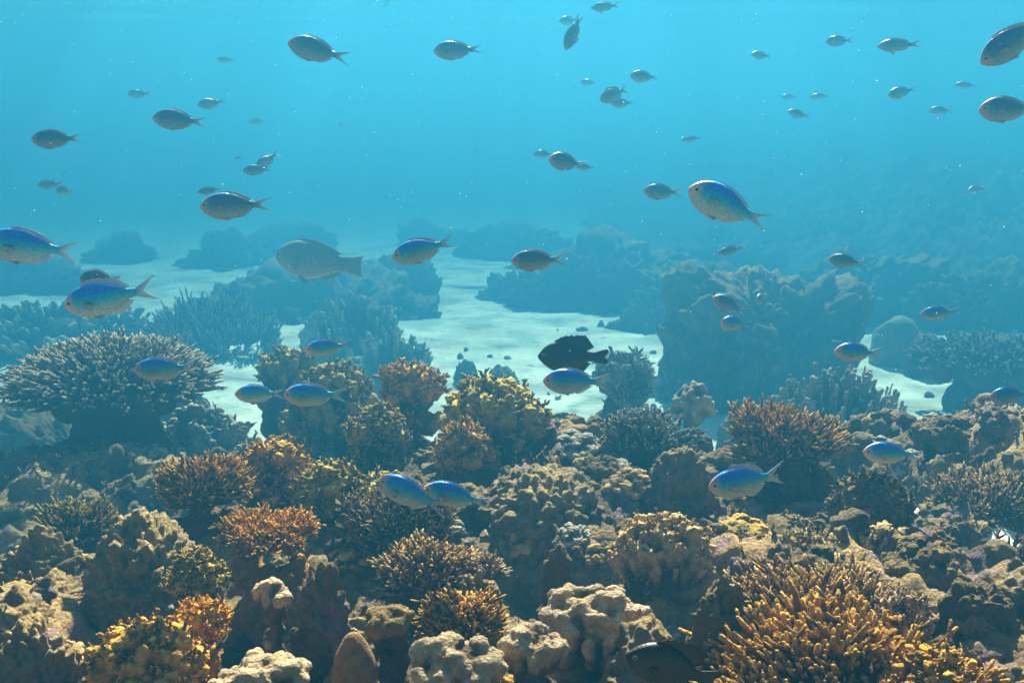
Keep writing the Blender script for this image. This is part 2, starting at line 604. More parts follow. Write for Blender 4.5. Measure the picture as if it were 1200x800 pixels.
def g_columns(seed, w, dp, h, n, r, prof=0.5, knobs=5, knob=0.5, lean=0.25, vox=None, splay=0.35, lo=0.15, club=1.25, foot=0.0, ragged=True):
    """knobbly columns fused at the foot: fire coral, cauliflower and finger corals"""
    rng = np.random.default_rng(seed)
    C, Rd = [], []
    a, b = w / 2, dp / 2
    # core
    for k in range(16):
        t = rng.uniform(0, 6.283); q = math.sqrt(rng.uniform(0, 1)) * .62
        C.append((a * q * math.cos(t), b * q * math.sin(t), h * rng.uniform(.02, .42) * (1 - .4 * q))); Rd.append(min(a, b, h) * rng.uniform(.26, .38))
    if foot > 0.01:
        for k in range(14 + int(foot / w * 20)):
            t = rng.uniform(0, 6.283); q = rng.uniform(.1, .62)
            C.append((a * q * math.cos(t), b * q * math.sin(t), rng.uniform(-foot, 0))); Rd.append(a * rng.uniform(.22, .42))
    for k in range(n):
        t = rng.uniform(0, 6.283); q = math.sqrt(rng.uniform(0.0, 1))
        ex, ey = math.cos(t) * q, math.sin(t) * q
        top = h * (lo + (1 - lo) * (1 - q ** 2) ** prof) * rng.uniform(.66 if ragged else .8, 1.03)
        bx, by = a * ex * (1 - splay), b * ey * (1 - splay)
        tx, ty = a * ex * .95 + rng.normal(0, lean) * r, b * ey * .95 + rng.normal(0, lean) * r
        rr = r * rng.uniform(.7, 1.25)
        z0 = top * .25
        m = max(3, int((top - z0) / (rr * .75)))
        for i in range(m + 1):
            f = i / m
            C.append((bx + (tx - bx) * f + rng.normal(0, .18) * rr, by + (ty - by) * f + rng.normal(0, .18) * rr, z0 + (top - rr - z0) * f))
            Rd.append(rr * (.8 + (club - .8) * f ** 2) * rng.uniform(.88, 1.1))
        for i in range(knobs):
            d = rng.normal(size=3); d[2] = abs(d[2]) * .8 + .1; d /= np.linalg.norm(d)
            kr = rr * knob * rng.uniform(.6, 1.15)
            f = rng.uniform(.6, 1.0)
            reach = ((1.0, 1.6) if ragged else (1.05,))
            for j in reach:
                C.append((bx + (tx - bx) * f + d[0] * rr * j, by + (ty - by) * f + d[1] * rr * j, z0 + (top - rr - z0) * f + d[2] * rr * j))
                Rd.append(kr * (1 if j > 1.3 else .85))
    C, Rd = np.array(C), np.array(Rd)
    V, F = spheres(C, Rd, 2, rng.uniform(.62, 1.38, (len(C), 3)) if ragged else None)
    vox = vox or max(0.0035, min(max(w, h) / 75, r / 2.4))
    V, F = remesh(V, F, vox, 1 if ragged else 2)
    N = vnormals(V, F)
    k = fbm(V / (r * .9), seed, 3)
    q = 1.7 if ragged else 1.0
    V = V + N * (k * r * .18 * q + (bumps(V, r * .8, seed) - .4) * r * .24 * q)[:, None]
    V = fit(V, w, dp, h)
    e = np.sqrt((V[:, 0] / a) ** 2 + (V[:, 1] / b) ** 2 + (np.clip(V[:, 2], 0, None) / h) ** 2)
    up = np.clip(N[:, 2] * .5 + .5, 0, 1)
    tip = np.clip((e - .80) / .26, 0, 1) ** 1.4 * .9  # pale growing tips, with rim light put into the same tone
    return V, F, tip


def g_boulder(seed, w, dp, h, lump=0.05, amp=0.4, rough=0.22, sub=6, fine=0.25, flat=0.6):
    V, F = ico(sub)
    V = V.copy()
    z = V[:, 2]
    V[:, 2] = np.where(z > 0, np.sign(z) * np.abs(z) ** flat, z * .5)
    P = V * np.array([w / 2, dp / 2, h])
    N = V / (np.linalg.norm(V, axis=1, keepdims=True) + 1e-9)
    off = seed * 3.7
    s = min(w, dp, h * 2)
    d = fbm((P + off) / (s * .55), seed, 4) * rough * s * .5
    d += (bumps(P + off + .25 * lump * np.stack([vnoise(P / lump * 1.7, seed + 7), vnoise(P / lump * 1.7, seed + 8), vnoise(P / lump * 1.7, seed + 9)], 1), lump, seed + 1) - .35) * lump * amp
    d += (bumps(P + off, lump * .36, seed + 2) - .3) * lump * fine
    fs = max(.011, s * .028)
    if amp > .2:
        d += (bumps(P + off, fs, seed + 3) - .3) * fs * .55 + fbm((P + off) / (fs * 1.6), seed + 4, 3) * fs * .4
        d += np.abs(fbm((P + off) / (s * .22), seed + 5, 3)) * s * .09
    P = P + N * d[:, None]
    P = fit(P, w, dp, h)
    tip = np.clip((P[:, 2] / h - .35) * .9, 0, 1) * .8  # upper part toned paler to look sunlit
    return P, F, tip


def branch_paths(rng, n, w, dp, h, prof, up, n_ring=6, inner=0.35, ang_lo=0.0, curve=.5, zlo=0.0):
    a, b = w / 2, dp / 2
    q = np.sqrt(rng.uniform(ang_lo, 1, n)); t = rng.uniform(0, 6.283, n)
    ex, ey = q * np.cos(t), q * np.sin(t)
    end = np.stack([a * ex, b * ey, h * (zlo + (1 - zlo) * (1 - .999 * q ** 2) ** prof) * rng.uniform(.86, 1.03, n)], 1)
    if up:
        end *= (1 + .30 * vnoise(end / (w * .22) + 31.7, int(rng.integers(1000))))[:, None]
        end += rng.normal(0, w * .03, end.shape)
        K = max(6, n // 16)
        st = end[rng.integers(0, n, K)] * inner
        st = st[np.argmin(((end[:, None] * inner - st[None]) ** 2).sum(2), 1)]
    else:
        st = end * inner
    st[:, 2] *= .8
    d = end - st
    mid = st + d * .5
    mid[:, 2] -= curve * .25 * np.linalg.norm(d, axis=1) * up
    f = np.linspace(0, 1, n_ring)[None, :, None]
    P = (1 - f) ** 2 * st[:, None] + 2 * f * (1 - f) * mid[:, None] + f ** 2 * end[:, None]
    return P


def with_twigs(rng, P, rad, twigs, tl, sides, spread=.75, upb=.35, f_lo=.3, taper=.6):
    """add side twigs to the branches; returns mesh and a 'tip' attribute"""
    B, n, _ = P.shape
    P = P + rng.normal(0, rad * .35, P.shape) * np.linspace(0, 1, n)[None, :, None]
    f = np.linspace(0, 1, n)
    RD = rad * rng.uniform(.8, 1.2, (B, 1)) * (1.15 - (1.15 - taper) * f ** 1.5)[None]
    RD[:, -1] *= .62
    parts = [(P, RD, np.broadcast_to(np.clip((f - .72) / .28, 0, 1)[None], (B, n)))]
    for k in range(twigs):
        s = rng.uniform(f_lo, .92, B) * (n - 1)
        i = np.clip(s.astype(int), 0, n - 2); u = (s - i)[:, None]
        p0 = P[np.arange(B), i] * (1 - u) + P[np.arange(B), i + 1] * u
        T = P[:, -1] - P[:, 0]; T /= np.linalg.norm(T, axis=1, keepdims=True) + 1e-9
        d = T + rng.normal(0, spread, (B, 3)); d[:, 2] += upb
        d /= np.linalg.norm(d, axis=1, keepdims=True)
        L = tl * rng.uniform(.6, 1.3, B)[:, None]
        d2 = d + T * .7; d2[:, 2] += upb; d2 /= np.linalg.norm(d2, axis=1, keepdims=True)
        ff = np.linspace(0, 1, 5)
        Q = p0[:, None] + L[:, None] * (d[:, None] * ff[None, :, None] * (1 - .4 * ff[None, :, None]) + d2[:, None] * .4 * (ff ** 2)[None, :, None])
        rr = rad * .8 * rng.uniform(.75, 1.1, (B, 1)) * (1.05 - .4 * ff)[None]
        rr[:, -1] *= .62
        parts.append((Q, rr, np.broadcast_to(np.clip((ff - .55) / .45, 0, 1)[None], (B, 5))))
    VV, A4, A3, TT = [], [], [], []
    o = 0
    for Q, rr, tt in parts:
        V, F4, F3 = tubes(Q, rr, sides)
        VV.append(V); A4.append(F4 + o); A3.append(F3 + o); o += len(V)
        TT.append(np.concatenate([np.repeat(tt.reshape(-1), sides), np.ones(len(Q))]))
    V = np.concatenate(VV)
    V = V + (fbm(V / (rad * 2.2), 7, 2) * rad * .22)[:, None] * rng.normal(0, 1, (1, 3))
    return V, np.concatenate(A4), np.concatenate(A3), np.concatenate(TT)


GROUPS = {'branching_coral': 'branching corals of the reef', 'table_coral': 'table corals', 'cauliflower_coral': 'knobbly corals of the reef',
          'finger_coral': 'finger corals of the reef', 'boulder_coral': 'smooth round corals', 'reef_rock': 'coral rocks of the reef', 'coral_mound': 'coral heads in the blue distance'}
seed_no = [100]
corals = []


def deepen(d):
    u = min(max((d - 2.3) / 1.1, 0), 1)
    return d * (1 + .78 * u * u * (3 - 2 * u))


def place(px, pt, wpx, pb, d, sink=0.02):
    """colony seen between rows pt and pb, wpx wide, at depth d: base point and real size"""
    top, bot = at(px, pt, d), at(px, pb, d)
    w = wpx * d / FPX
    g = max(zs(reef_base, top.x, top.y), zs(sand_z, top.x, top.y))
    zb = min(bot.z, g) - sink
    return Vector((top.x, top.y, zb)), w, top.z - zb


def coral(kind, px, pt, wpx, pb, d, mat, label, shape, deep=0.8, cat='coral', turn=None, **kw):
    seed_no[0] += 1
    s = seed_no[0]
    d = deepen(d)
    loc, w, h = place(px, pt, wpx, pb, d)
    dp = w * deep
    foot = 0.0
    if shape in ('col', 'bush'):
        foot = max(0.0, h - w * kw.pop('aspect', .8 if shape == 'col' else .6))
        h -= foot
        loc.z += foot
    loc.y += dp * .18
    if shape == 'col':
        fc = kind == FC
        kw['n'] = int(kw.get('n', 26) * (1.7 if fc else 3.6)); kw['r'] = kw.get('r', w * .07) * (.60 if fc else .44)
        kw['ragged'] = not fc
        if not fc:
            kw['lean'] = kw.get('lean', .25) * 3
        kw['foot'] = foot; kw['vox'] = max(.0017 * d, kw['r'] / 2.6)
        sprout = kw.pop('sprout', 260)
        V, F, t = g_columns(s, w, dp, h, **kw)
        F3 = None
        if kind == CC:
            rng = np.random.default_rng(s + 1000)
            N = vnormals(V, F)
            e = (V[:, 0] / (w / 2)) ** 2 + (V[:, 1] / (dp / 2)) ** 2 + (np.clip(V[:, 2], 0, None) / h) ** 2
            pool = np.nonzero((N[:, 2] > -.35) & (e > .5) & (V[:, 2] > -.2 * h))[0]
            pick = rng.choice(pool, min(len(pool), sprout), replace=False)
            rb = kw['r'] * .40
            D = N[pick] + rng.normal(0, .3, (len(pick), 3)); D[:, 2] += .35
            D /= np.linalg.norm(D, axis=1, keepdims=True)
            L = kw['r'] * rng.uniform(1.2, 2.6, (len(pick), 1))
            P = (V[pick] - N[pick] * rb * .5)[:, None] + D[:, None] * L[:, None] * np.linspace(0, 1, 5)[None, :, None]
            BV, B4, B3, bt = with_twigs(rng, P, rb, 2, kw['r'] * 1.3, 6, .9, .3, taper=.95)
            F, F3 = np.concatenate([F, B4 + len(V)]), B3 + len(V)
            V, t = np.concatenate([V, BV]), np.concatenate([t, np.clip(bt * .75 + .25, 0, 1)])  # sprout tone lifted to imitate a golden sunlit fringe
        o = obj(kind, make_mesh(kind, V, F, F3, attrs={'tip': t}), M[mat], loc=loc)
    elif shape == 'rock':
        V, F, t = g_boulder(s, w, dp, h, **kw)
        o = obj(kind, make_mesh(kind, V, None, F, attrs={'tip': t}), M[mat], loc=loc)
    else:
        rng = np.random.default_rng(s)
        o = bpy.data.objects.new(kind, None); COL.objects.link(o); o.location = loc
        n = int(kw.get('n', 150) * (1 if shape == 'table' else 1.7)); rad = kw.get('rad', 0.0055) * (1 if shape == 'table' else .72)
        if shape == 'table':
            th = kw.get('th', .3) * h
            P = branch_paths(rng, n, w, dp, th, kw.get('prof', .35), 0, 6, kw.get('inner', .8), curve=.3)
            P[:, :, 2] += h - th
            P[:, -1, :2] += (P[:, -1, :2] - P[:, 0, :2]) * .1
        else:
            P = branch_paths(rng, n, w, dp, h, kw.get('prof', .6), kw.get('up', 1), 7, kw.get('inner', .35), zlo=kw.get('zlo', .2))
            sh = kw.get('shear')
            if sh:
                P[:, :, 0] += sh * np.clip(P[:, :, 2] / h, 0, 1) * w
        V, F4, F3, t = with_twigs(rng, P, rad, kw.get('twigs', 2), kw.get('tl', rad * 5), kw.get('sides', 7),
                                  kw.get('spread', .7), kw.get('upb', .35), kw.get('f_lo', .35), kw.get('taper', .6))
        V = fit(V, w, dp, h)
        obj('branches', make_mesh('branches', V, F4, F3, attrs={'tip': t}), M[mat], o)
        # the solid foot the branches grow from
        if shape == 'table':
            zt = h - th
            C = [(0, 0, zt * k) for k in np.linspace(0, .9, 7)]
            Rr = [w * (.23 + .04 * math.sin(i)) for i in range(7)]
            for k in range(40):
                a_ = rng.uniform(0, 6.283); q = math.sqrt(rng.uniform(0, 1)) * .88
                C.append((w / 2 * q * math.cos(a_), dp / 2 * q * math.sin(a_), zt + th * .55 * (1 - q * q) ** .35 - w * .06 - (.1 * w) * (1 - q))); Rr.append(w * rng.uniform(.055, .08))
        else:
            C, Rr = [], []
            for k in range(46):
                kk = max(kw.get('inner', .35), .45)
                a_ = rng.uniform(0, 6.283); q = math.sqrt(rng.uniform(0, 1)) * kk * 1.15
                C.append((w / 2 * q * math.cos(a_) + (kw.get('shear') or 0) * w * .2, dp / 2 * q * math.sin(a_), h * rng.uniform(0, kk * .85) * (1 - q * q))); Rr.append(min(w, h) * rng.uniform(.1, .17))
            for k in range(int(foot / w * 40)):
                a_ = rng.uniform(0, 6.283); q = rng.uniform(.1, .72)
                C.append((w / 2 * q * math.cos(a_), dp / 2 * q * math.sin(a_), rng.uniform(-foot, 0) - .02)); Rr.append(w / 2 * rng.uniform(.16, .38))
        VV, FF = spheres(C, Rr, 2)
        VV, FF = remesh(VV, FF, max(.005, w / 60), 2)
        N = vnormals(VV, FF)
        VV = VV + N * ((bumps(VV, w * .07, s) - .4) * w * .025 + fbm(VV / (w * .12), s, 3) * w * .012)[:, None]
        obj('base', make_mesh('base', VV, FF, attrs={'tip': np.zeros(len(VV))}), M[kw.get('bmat', mat)], o)
    o.rotation_euler.z = turn if turn is not None else 0
    tag(o, label, cat, GROUPS[kind])
    corals.append(o)
    return o


# ------------------------------------------------------------------ corals and rocks, far to near
CH, BC, TC, CC, FC, BO, RK = 'coral_mound', 'branching_coral', 'table_coral', 'cauliflower_coral', 'finger_coral', 'boulder_coral', 'reef_rock'
FAR = dict(lump=.2, amp=.8, fine=.9, rough=.5, flat=.5)
coral(CH, 505, 258, 100, 330, 9.0, 'rock', 'faintest coral mound behind the small tilted fish at the top of the sand channel', 'rock', **FAR)
coral(CH, 715, 276, 235, 402, 5.7, 'rock', 'broad hazy coral mound past the sand channel, above the black fish', 'rock', **FAR)
coral(CH, 606, 322, 105, 392, 6.0, 'rock', 'small cone shaped coral mound standing alone on the far sand', 'rock', **FAR)
coral(CH, 350, 306, 320, 436, 5.3, 'rock', 'long hazy coral mound beneath the large brown fish', 'rock', **FAR)
coral(CH, 10, 300, 230, 380, 6.3, 'rock', 'pale hazy coral mound beneath the blue fish cut by the frame edge', 'rock', **FAR)
coral(CH, 45, 362, 280, 430, 4.3, 'grey', 'low knobbly coral mound just behind the big table coral', 'col', n=100, r=.036, lean=.4)
coral(CH, 895, 318, 290, 500, 3.5, 'rock', 'tall dark coral mound behind the pair of stacked blue fish', 'rock', lump=.13, amp=.9, fine=.9, rough=.5, flat=.62)
coral(CH, 1020, 292, 220, 405, 5.3, 'rock', 'hazy coral mound behind the smooth round coral dome', 'rock', **FAR)
coral(CH, 1170, 312, 220, 412, 5.0, 'rock', 'hazy coral mound behind the fish with sunlight on its back', 'rock', **FAR)
coral(CH, 835, 285, 190, 372, 7.0, 'rock', 'very faint coral mound rising behind the tall dark mound', 'rock', **FAR)
coral(BC, 228, 350, 185, 455, 4.3, 'grey', 'hazy thicket of thin branches beyond the sand behind the big table coral', 'bush', n=420, rad=.012, twigs=2, tl=.05, prof=.45, inner=.75)
coral(BO, 1060, 372, 68, 426, 4.15, 'smooth', 'smooth round coral dome beside the patch of white sand', 'rock', lump=.14, amp=.08, fine=.08, rough=.1, flat=.8, sub=5)
coral(RK, 1093, 392, 50, 430, 3.95, 'rock', 'lumpy rock touching the smooth round dome', 'rock', lump=.06)
coral(CH, 412, 345, 125, 440, 4.2, 'grey', 'blue grey coral clump between the sand channel and the long hazy mound', 'col', n=70, r=.022)
coral(CH, 455, 388, 110, 450, 3.7, 'grey', 'low pale coral clump on the sand behind the tall golden column', 'col', n=50, r=.016, cat='coral')
coral(RK, 545, 422, 28, 440, 3.9, 'rock', 'small stone lying alone on the white sand channel', 'rock', lump=.03, sub=5)
coral(RK, 588, 428, 44, 446, 3.75, 'rock', 'flat stone on the sand above the big brown bush coral', 'rock', lump=.03, sub=5)
coral(RK, 735, 374, 60, 398, 5.0, 'rock', 'flat stone at the foot of the broad hazy mound', 'rock', lump=.05, sub=5)

coral(CH, 440, 298, 175, 385, 5.9, 'rock', 'hazy coral mound at the bend of the sand channel under the tilted fish', 'rock', **FAR)
for q, (px_, py_, w_, b_, d_, lab) in enumerate((
        (250, 268, 110, 300, 7.6, 'low ragged mound in the haze just below the plump dark fish'),
        (130, 272, 90, 296, 8.0, 'dim low mound in the haze above the large head down fish'),
        (330, 262, 120, 290, 8.4, 'dim low mound in the haze above the large brown fish'),
        (590, 262, 110, 292, 8.2, 'dim ragged mound closing the far end of the sand channel'),
        (640, 268, 90, 304, 7.4, 'hazy mound rising behind the level olive fish'))):
    coral(CH, px_, py_, w_, b_, d_, 'rock', lab, 'rock', lump=.16, amp=.9, fine=1.0, rough=.9, flat=.8)
coral(CH, 835, 312, 190, 390, 5.4, 'rock', 'low hazy coral bank between the broad mound and the tall dark mound', 'rock', **FAR)
coral(CH, 770, 360, 80, 420, 4.9, 'rock', 'ragged hazy rock at the sand edge between two coral mounds', 'rock', lump=.12, amp=.8, fine=.8, rough=.5)
coral(RK, 55, 478, 230, 620, 3.0, 'brown', 'dark shaded rock beneath the big table coral', 'rock', lump=.07, amp=.7, fine=.7, rough=.4)  # dark brown stands in for the shade under the table
coral(TC, 1182, 395, 200, 505, 3.3, 'grey', 'dark table coral with a pale branched rim, beside the frame edge', 'table', n=330, rad=.009, twigs=1, th=.36, tl=.04)
coral(TC, 112, 400, 245, 590, 2.65, 'shade', 'big table coral with a bristly pale top and a dark shaded stem', 'table', n=850, rad=.0068, twigs=1, th=.38, tl=.03, inner=.72, deep=.9, prof=.5, bmat='brown')  # dark brown stem paints in the shade below the top
coral(RK, 192, 396, 85, 440, 3.1, 'rock', 'low round rock peeping out behind the big table coral', 'rock', lump=.06)
coral(CC, 232, 478, 120, 560, 2.75, 'grey', 'low grey knobbly coral below the edge of the big table coral', 'col', n=46, r=.022, prof=.4)
coral(CC, 332, 412, 66, 500, 2.75, 'olive', 'dark brown coral head with a round knobbly top above the two blue fish', 'col', n=26, r=.02, prof=.4, lo=.5)
coral(CC, 385, 428, 110, 560, 2.6, 'olive', 'wide olive coral clump behind the blue fish facing the sand', 'col', n=46, r=.024, prof=.45)
coral(CC, 482, 428, 72, 570, 2.5, 'gold', 'tall golden topped coral column at the edge of the sand channel', 'col', n=30, r=.02, prof=.35, lo=.35)
coral(CC, 440, 478, 70, 570, 2.42, 'olive', 'small olive coral clump at the foot of the tall golden column', 'col', n=22, r=.019)
coral(CC, 576, 448, 128, 575, 2.35, 'olive', 'big brown bush coral with frilled lobes in front of the white sand', 'col', n=52, r=.021, prof=.33, lo=.35, knobs=8, knob=.55)
coral(CC, 545, 500, 70, 590, 2.25, 'gold', 'yellow edged coral lobe growing at the foot of the big brown bush', 'col', n=24, r=.017)
coral(RK, 662, 486, 70, 570, 2.65, 'rock', 'grey rock below the white sand patch under the black fish', 'rock', lump=.05)
coral(RK, 640, 505, 30, 560, 2.4, 'grey', 'narrow grey stub standing next to the big brown bush', 'rock', lump=.03, sub=5)
coral(CC, 732, 416, 66, 530, 2.85, 'grey', 'tall blue grey knobbly column behind the tail of the black fish over the sand', 'col', n=24, r=.024, prof=.4, lo=.4)
coral(BC, 765, 482, 110, 565, 2.35, 'grey', 'mauve grey coral with short dense branches below the blue grey column', 'bush', n=260, rad=.0072, twigs=1, prof=.45, inner=.6, tl=.025)
coral(FC, 813, 450, 54, 520, 2.75, 'pale', 'small pyramid of pale stubby fingers on the sand', 'col', n=46, r=.013, prof=.8, lo=.2, knobs=2, club=1.0)
coral(RK, 855, 486, 34, 525, 3.0, 'grey', 'small dark rock on the white sand by the pyramid coral', 'rock', lump=.04, sub=5)
coral(RK, 812, 508, 70, 545, 2.5, 'rock', 'row of small dark lumps in front of the pyramid coral', 'rock', lump=.05)
coral(CC, 985, 438, 200, 530, 2.85, 'grey', 'ragged layered coral ridge below the blue fish swimming over white sand', 'col', n=120, r=.014, prof=.4, knobs=6)
coral(BC, 930, 476, 130, 585, 2.15, 'gold', 'golden branching bush with many thin forked tips near the white sand', 'bush', n=240, rad=.0062, twigs=3, tl=.035, prof=.42, inner=.5)
coral(BC, 1155, 492, 130, 590, 2.55, 'grey', 'grey slope of short branches under the dark table coral', 'bush', n=330, rad=.0072, twigs=1, prof=.5, inner=.65)
coral(BC, 1165, 560, 120, 650, 2.2, 'tan', 'fine tan branching mat above the sand pocket near the frame edge', 'bush', n=300, rad=.005, twigs=2, prof=.5, inner=.65)
coral(CC, 1030, 562, 90, 690, 1.85, 'brown', 'tall dark shaggy coral between the two bright sand patches', 'col', n=46, r=.015, prof=.4, lo=.35, knobs=9)
coral(RK, 1130, 612, 60, 660, 2.05, 'rock', 'round dark rock at the brink of the sand pocket', 'rock', lump=.05)

coral(RK, 800, 530, 95, 640, 2.0, 'rock', 'ledge of dark rock above the creamy cauliflower coral', 'rock', lump=.05, amp=.6)
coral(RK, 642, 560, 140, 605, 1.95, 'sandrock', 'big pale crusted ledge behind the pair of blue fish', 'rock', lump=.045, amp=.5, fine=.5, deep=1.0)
coral(BC, 232, 536, 108, 690, 1.75, 'gold', 'yellow tan branching dome beside the dark shade of the table coral', 'bush', n=260, rad=.0048, twigs=3, tl=.026, prof=.5, inner=.45)
coral(CC, 318, 522, 88, 640, 1.9, 'gold', 'golden brown lobed coral between the yellow branching dome and the blue fish pair', 'col', n=34, r=.017, prof=.45, knobs=7)
coral(CC, 385, 545, 90, 650, 1.85, 'olive', 'shaded olive coral clump in the middle of the reef', 'col', n=34, r=.015, knobs=7)
coral(BC, 465, 572, 130, 670, 1.75, 'sandrock', 'pale twiggy coral carpet directly under the pair of blue fish', 'bush', n=330, rad=.0045, twigs=3, tl=.022, prof=.4, inner=.7, spread=1.1)
coral(BC, 308, 606, 112, 720, 1.55, 'orange', 'bright orange tipped branching coral', 'bush', n=230, rad=.0038, twigs=3, tl=.016, prof=.3, inner=.7, spread=.9, aspect=.4)
coral(BC, 500, 636, 120, 730, 1.5, 'tan', 'tan coral with stubby branches under the pale twiggy carpet', 'bush', n=230, rad=.0046, twigs=2, tl=.02, prof=.4, inner=.55)
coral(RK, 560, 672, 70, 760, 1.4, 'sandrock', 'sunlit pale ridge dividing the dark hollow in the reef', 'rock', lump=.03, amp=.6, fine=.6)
coral(BC, 570, 650, 50, 690, 1.5, 'pale', 'small spiky pale coral on top of the sunlit ridge', 'bush', n=60, rad=.0042, twigs=2, tl=.018, prof=.5)
coral(RK, 655, 640, 60, 750, 1.5, 'rock', 'dark rock spire with a lit edge in the middle of the hollow', 'rock', lump=.035, amp=.6, flat=.9)
coral(CC, 780, 612, 120, 740, 1.6, 'tan', 'creamy cauliflower coral with tight round knobs', 'col', n=110, r=.0085, prof=.4, knobs=4, lo=.4)
coral(RK, 905, 650, 150, 760, 1.5, 'rock', 'rugged rock rising below the green fish with raised tail', 'rock', lump=.045, amp=.7, fine=.5)
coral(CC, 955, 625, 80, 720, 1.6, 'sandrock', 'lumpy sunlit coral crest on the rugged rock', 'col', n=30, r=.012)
coral(RK, 40, 622, 120, 730, 1.6, 'sandrock', 'knobbly yellowish rock at the frame edge beside the pale boulder', 'rock', lump=.04, amp=.7, fine=.6)
coral(BC, 85, 590, 90, 640, 1.95, 'olive', 'low olive branching tuft behind the yellowish rocks', 'bush', n=150, rad=.005, twigs=2, prof=.45)
coral(RK, 152, 612, 150, 720, 1.45, 'sandrock', 'large pale yellow boulder with a bright sunlit top', 'rock', lump=.03, amp=.7, fine=.7, deep=1.3)
coral(RK, 1090, 650, 110, 760, 1.6, 'rock', 'wide rock beside the bright crusted clump', 'rock', lump=.045, amp=.6)
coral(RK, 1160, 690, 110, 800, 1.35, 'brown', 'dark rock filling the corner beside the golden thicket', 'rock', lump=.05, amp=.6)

coral(CC, 225, 652, 64, 760, 1.35, 'olive', 'slender knobbly coral between the pale boulder and the orange coral', 'col', n=26, r=.010, knobs=7)
coral(FC, 318, 680, 46, 760, 1.25, 'pale', 'single pale knob standing in the dark below the orange coral', 'col', n=7, r=.013, lo=.6, prof=.4)
coral(RK, 375, 664, 80, 800, 1.25, 'rock', 'dark rock with a pale flat crest in front of the olive clump', 'rock', lump=.04, amp=.6)
coral(FC, 455, 714, 56, 800, 1.15, 'brown', 'dark blunt coral knob beside the smooth brown dome', 'col', n=10, r=.014, lo=.6, prof=.4)
coral(BC, 540, 700, 100, 770, 1.25, 'gold', 'yellow frilled coral above the white fingers', 'bush', n=150, rad=.0042, twigs=3, tl=.016, prof=.45, spread=1.0)
coral(FC, 700, 694, 130, 810, 1.2, 'pale', 'sunlit pale coral crown with fingers behind the foreground black fish', 'col', n=44, r=.0125, prof=.5, lo=.4, knobs=3, club=1.1)
coral(FC, 625, 738, 80, 830, 1.1, 'pale', 'row of round topped pale fingers beside the sunlit crown', 'col', n=20, r=.0125, prof=.35, lo=.6, knobs=1, club=1.1, lean=.1)
coral(FC, 535, 752, 110, 840, 1.05, 'pale', 'thick pale fingers with white rims in the foreground', 'col', n=26, r=.014, prof=.4, lo=.5, knobs=2, club=1.15)
coral(BO, 412, 746, 76, 830, 1.1, 'smoothb', 'smooth brown dome coral in the foreground', 'rock', lump=.2, amp=.06, fine=.04, rough=.12, flat=.85, sub=5)
coral(FC, 300, 776, 110, 850, 1.0, 'pale', 'row of pinkish white knobs along the bottom of the picture', 'col', n=26, r=.013, prof=.35, lo=.6, knobs=3, club=1.15)
coral(CC, 165, 738, 130, 840, 1.08, 'gold', 'golden brown knobbly coral below the large pale boulder', 'col', n=50, r=.010, knobs=5, prof=.4, lo=.4)
coral(CC, 232, 712, 60, 800, 1.15, 'orange', 'small orange rimmed coral clump beside the golden brown knobs', 'col', n=26, r=.0085, knobs=5, prof=.4, lo=.4)
coral(RK, 30, 735, 130, 840, 1.1, 'sandrock', 'sandy brown rock filling the bottom corner below the yellowish rock', 'rock', lump=.03, amp=.6, fine=.6)
coral(RK, 850, 690, 90, 830, 1.15, 'rock', 'dark rock with a lit rim between the foreground black fish and the golden thicket', 'rock', lump=.035, amp=.6)
coral(RK, 765, 738, 140, 850, 1.12, 'sandrock', 'low pale lit rock behind the big black fish in the foreground', 'rock', lump=.035, amp=.6)  # pale material paints a lit top behind the dark fish
coral(BC, 965, 676, 200, 800, 1.25, 'tan', 'brown thicket of long thin branches behind the golden one', 'bush', n=330, rad=.0042, twigs=2, tl=.03, prof=.36, inner=.7, aspect=.45, shear=-.10, upb=.5)
coral(BC, 1012, 742, 350, 890, 1.05, 'gold', 'golden thicket of dense finger like branches in the near foreground', 'bush', n=760, rad=.0049, twigs=2, tl=.018, prof=.36, inner=.72, aspect=.45, shear=-.10, upb=.5, taper=.75, spread=.55)
coral(CC, 1062, 700, 70, 770, 1.2, 'pale', 'bright crusted clump on the edge of the golden thicket', 'col', n=40, r=.008, prof=.5, knobs=4)
coral(CC, 1105, 772, 130, 850, 1.0, 'gold', 'low golden knobs in front of the dark corner rock', 'col', n=50, r=.009, prof=.45, knobs=4)

# small coral lumps crowding the gaps between the colonies
lumps = []
for k, (mk, kind) in enumerate((('olive', 'knobbly'), ('rock', 'rock'), ('gold', 'knobbly'), ('rock', 'rock'), ('brown', 'knobbly'), ('sandrock', 'rock'), ('grey', 'knobbly'), ('tan', 'knobbly'))):
    if kind == 'rock':
        V, F, t = g_boulder(300 + k, 1, 1, .55, lump=.28, amp=.8, fine=.7, rough=.6, sub=5)
        me = make_mesh('coral_lump', V, None, F, attrs={'tip': t})
    else:
        V, F, t = g_columns(300 + k, 1, 1, .7, 60, .075, prof=.45, knobs=6, vox=.028, lo=.3)
        me = make_mesh('coral_lump', V, F, attrs={'tip': t})
    me.materials.append(M[mk])
    lumps.append((me, kind))
rng = np.random.default_rng(8)
spots = []
holes = [(.86, 2.36, .22), (1.05, 1.95, .22), (.02, 1.6, .19), (-1.2, 2.4, .5), (.3, 1.35, .1)]
while len(spots) < 210:
    y = rng.uniform(.85, 3.05); x = rng.uniform(-.56, .56) * y
    if any(math.hypot(x - a_, y - b_) < r_ for a_, b_, r_ in holes):
        continue
    if any(math.hypot(x - p, y - q) < .06 for p, q in spots):
        continue
    spots.append((x, y))
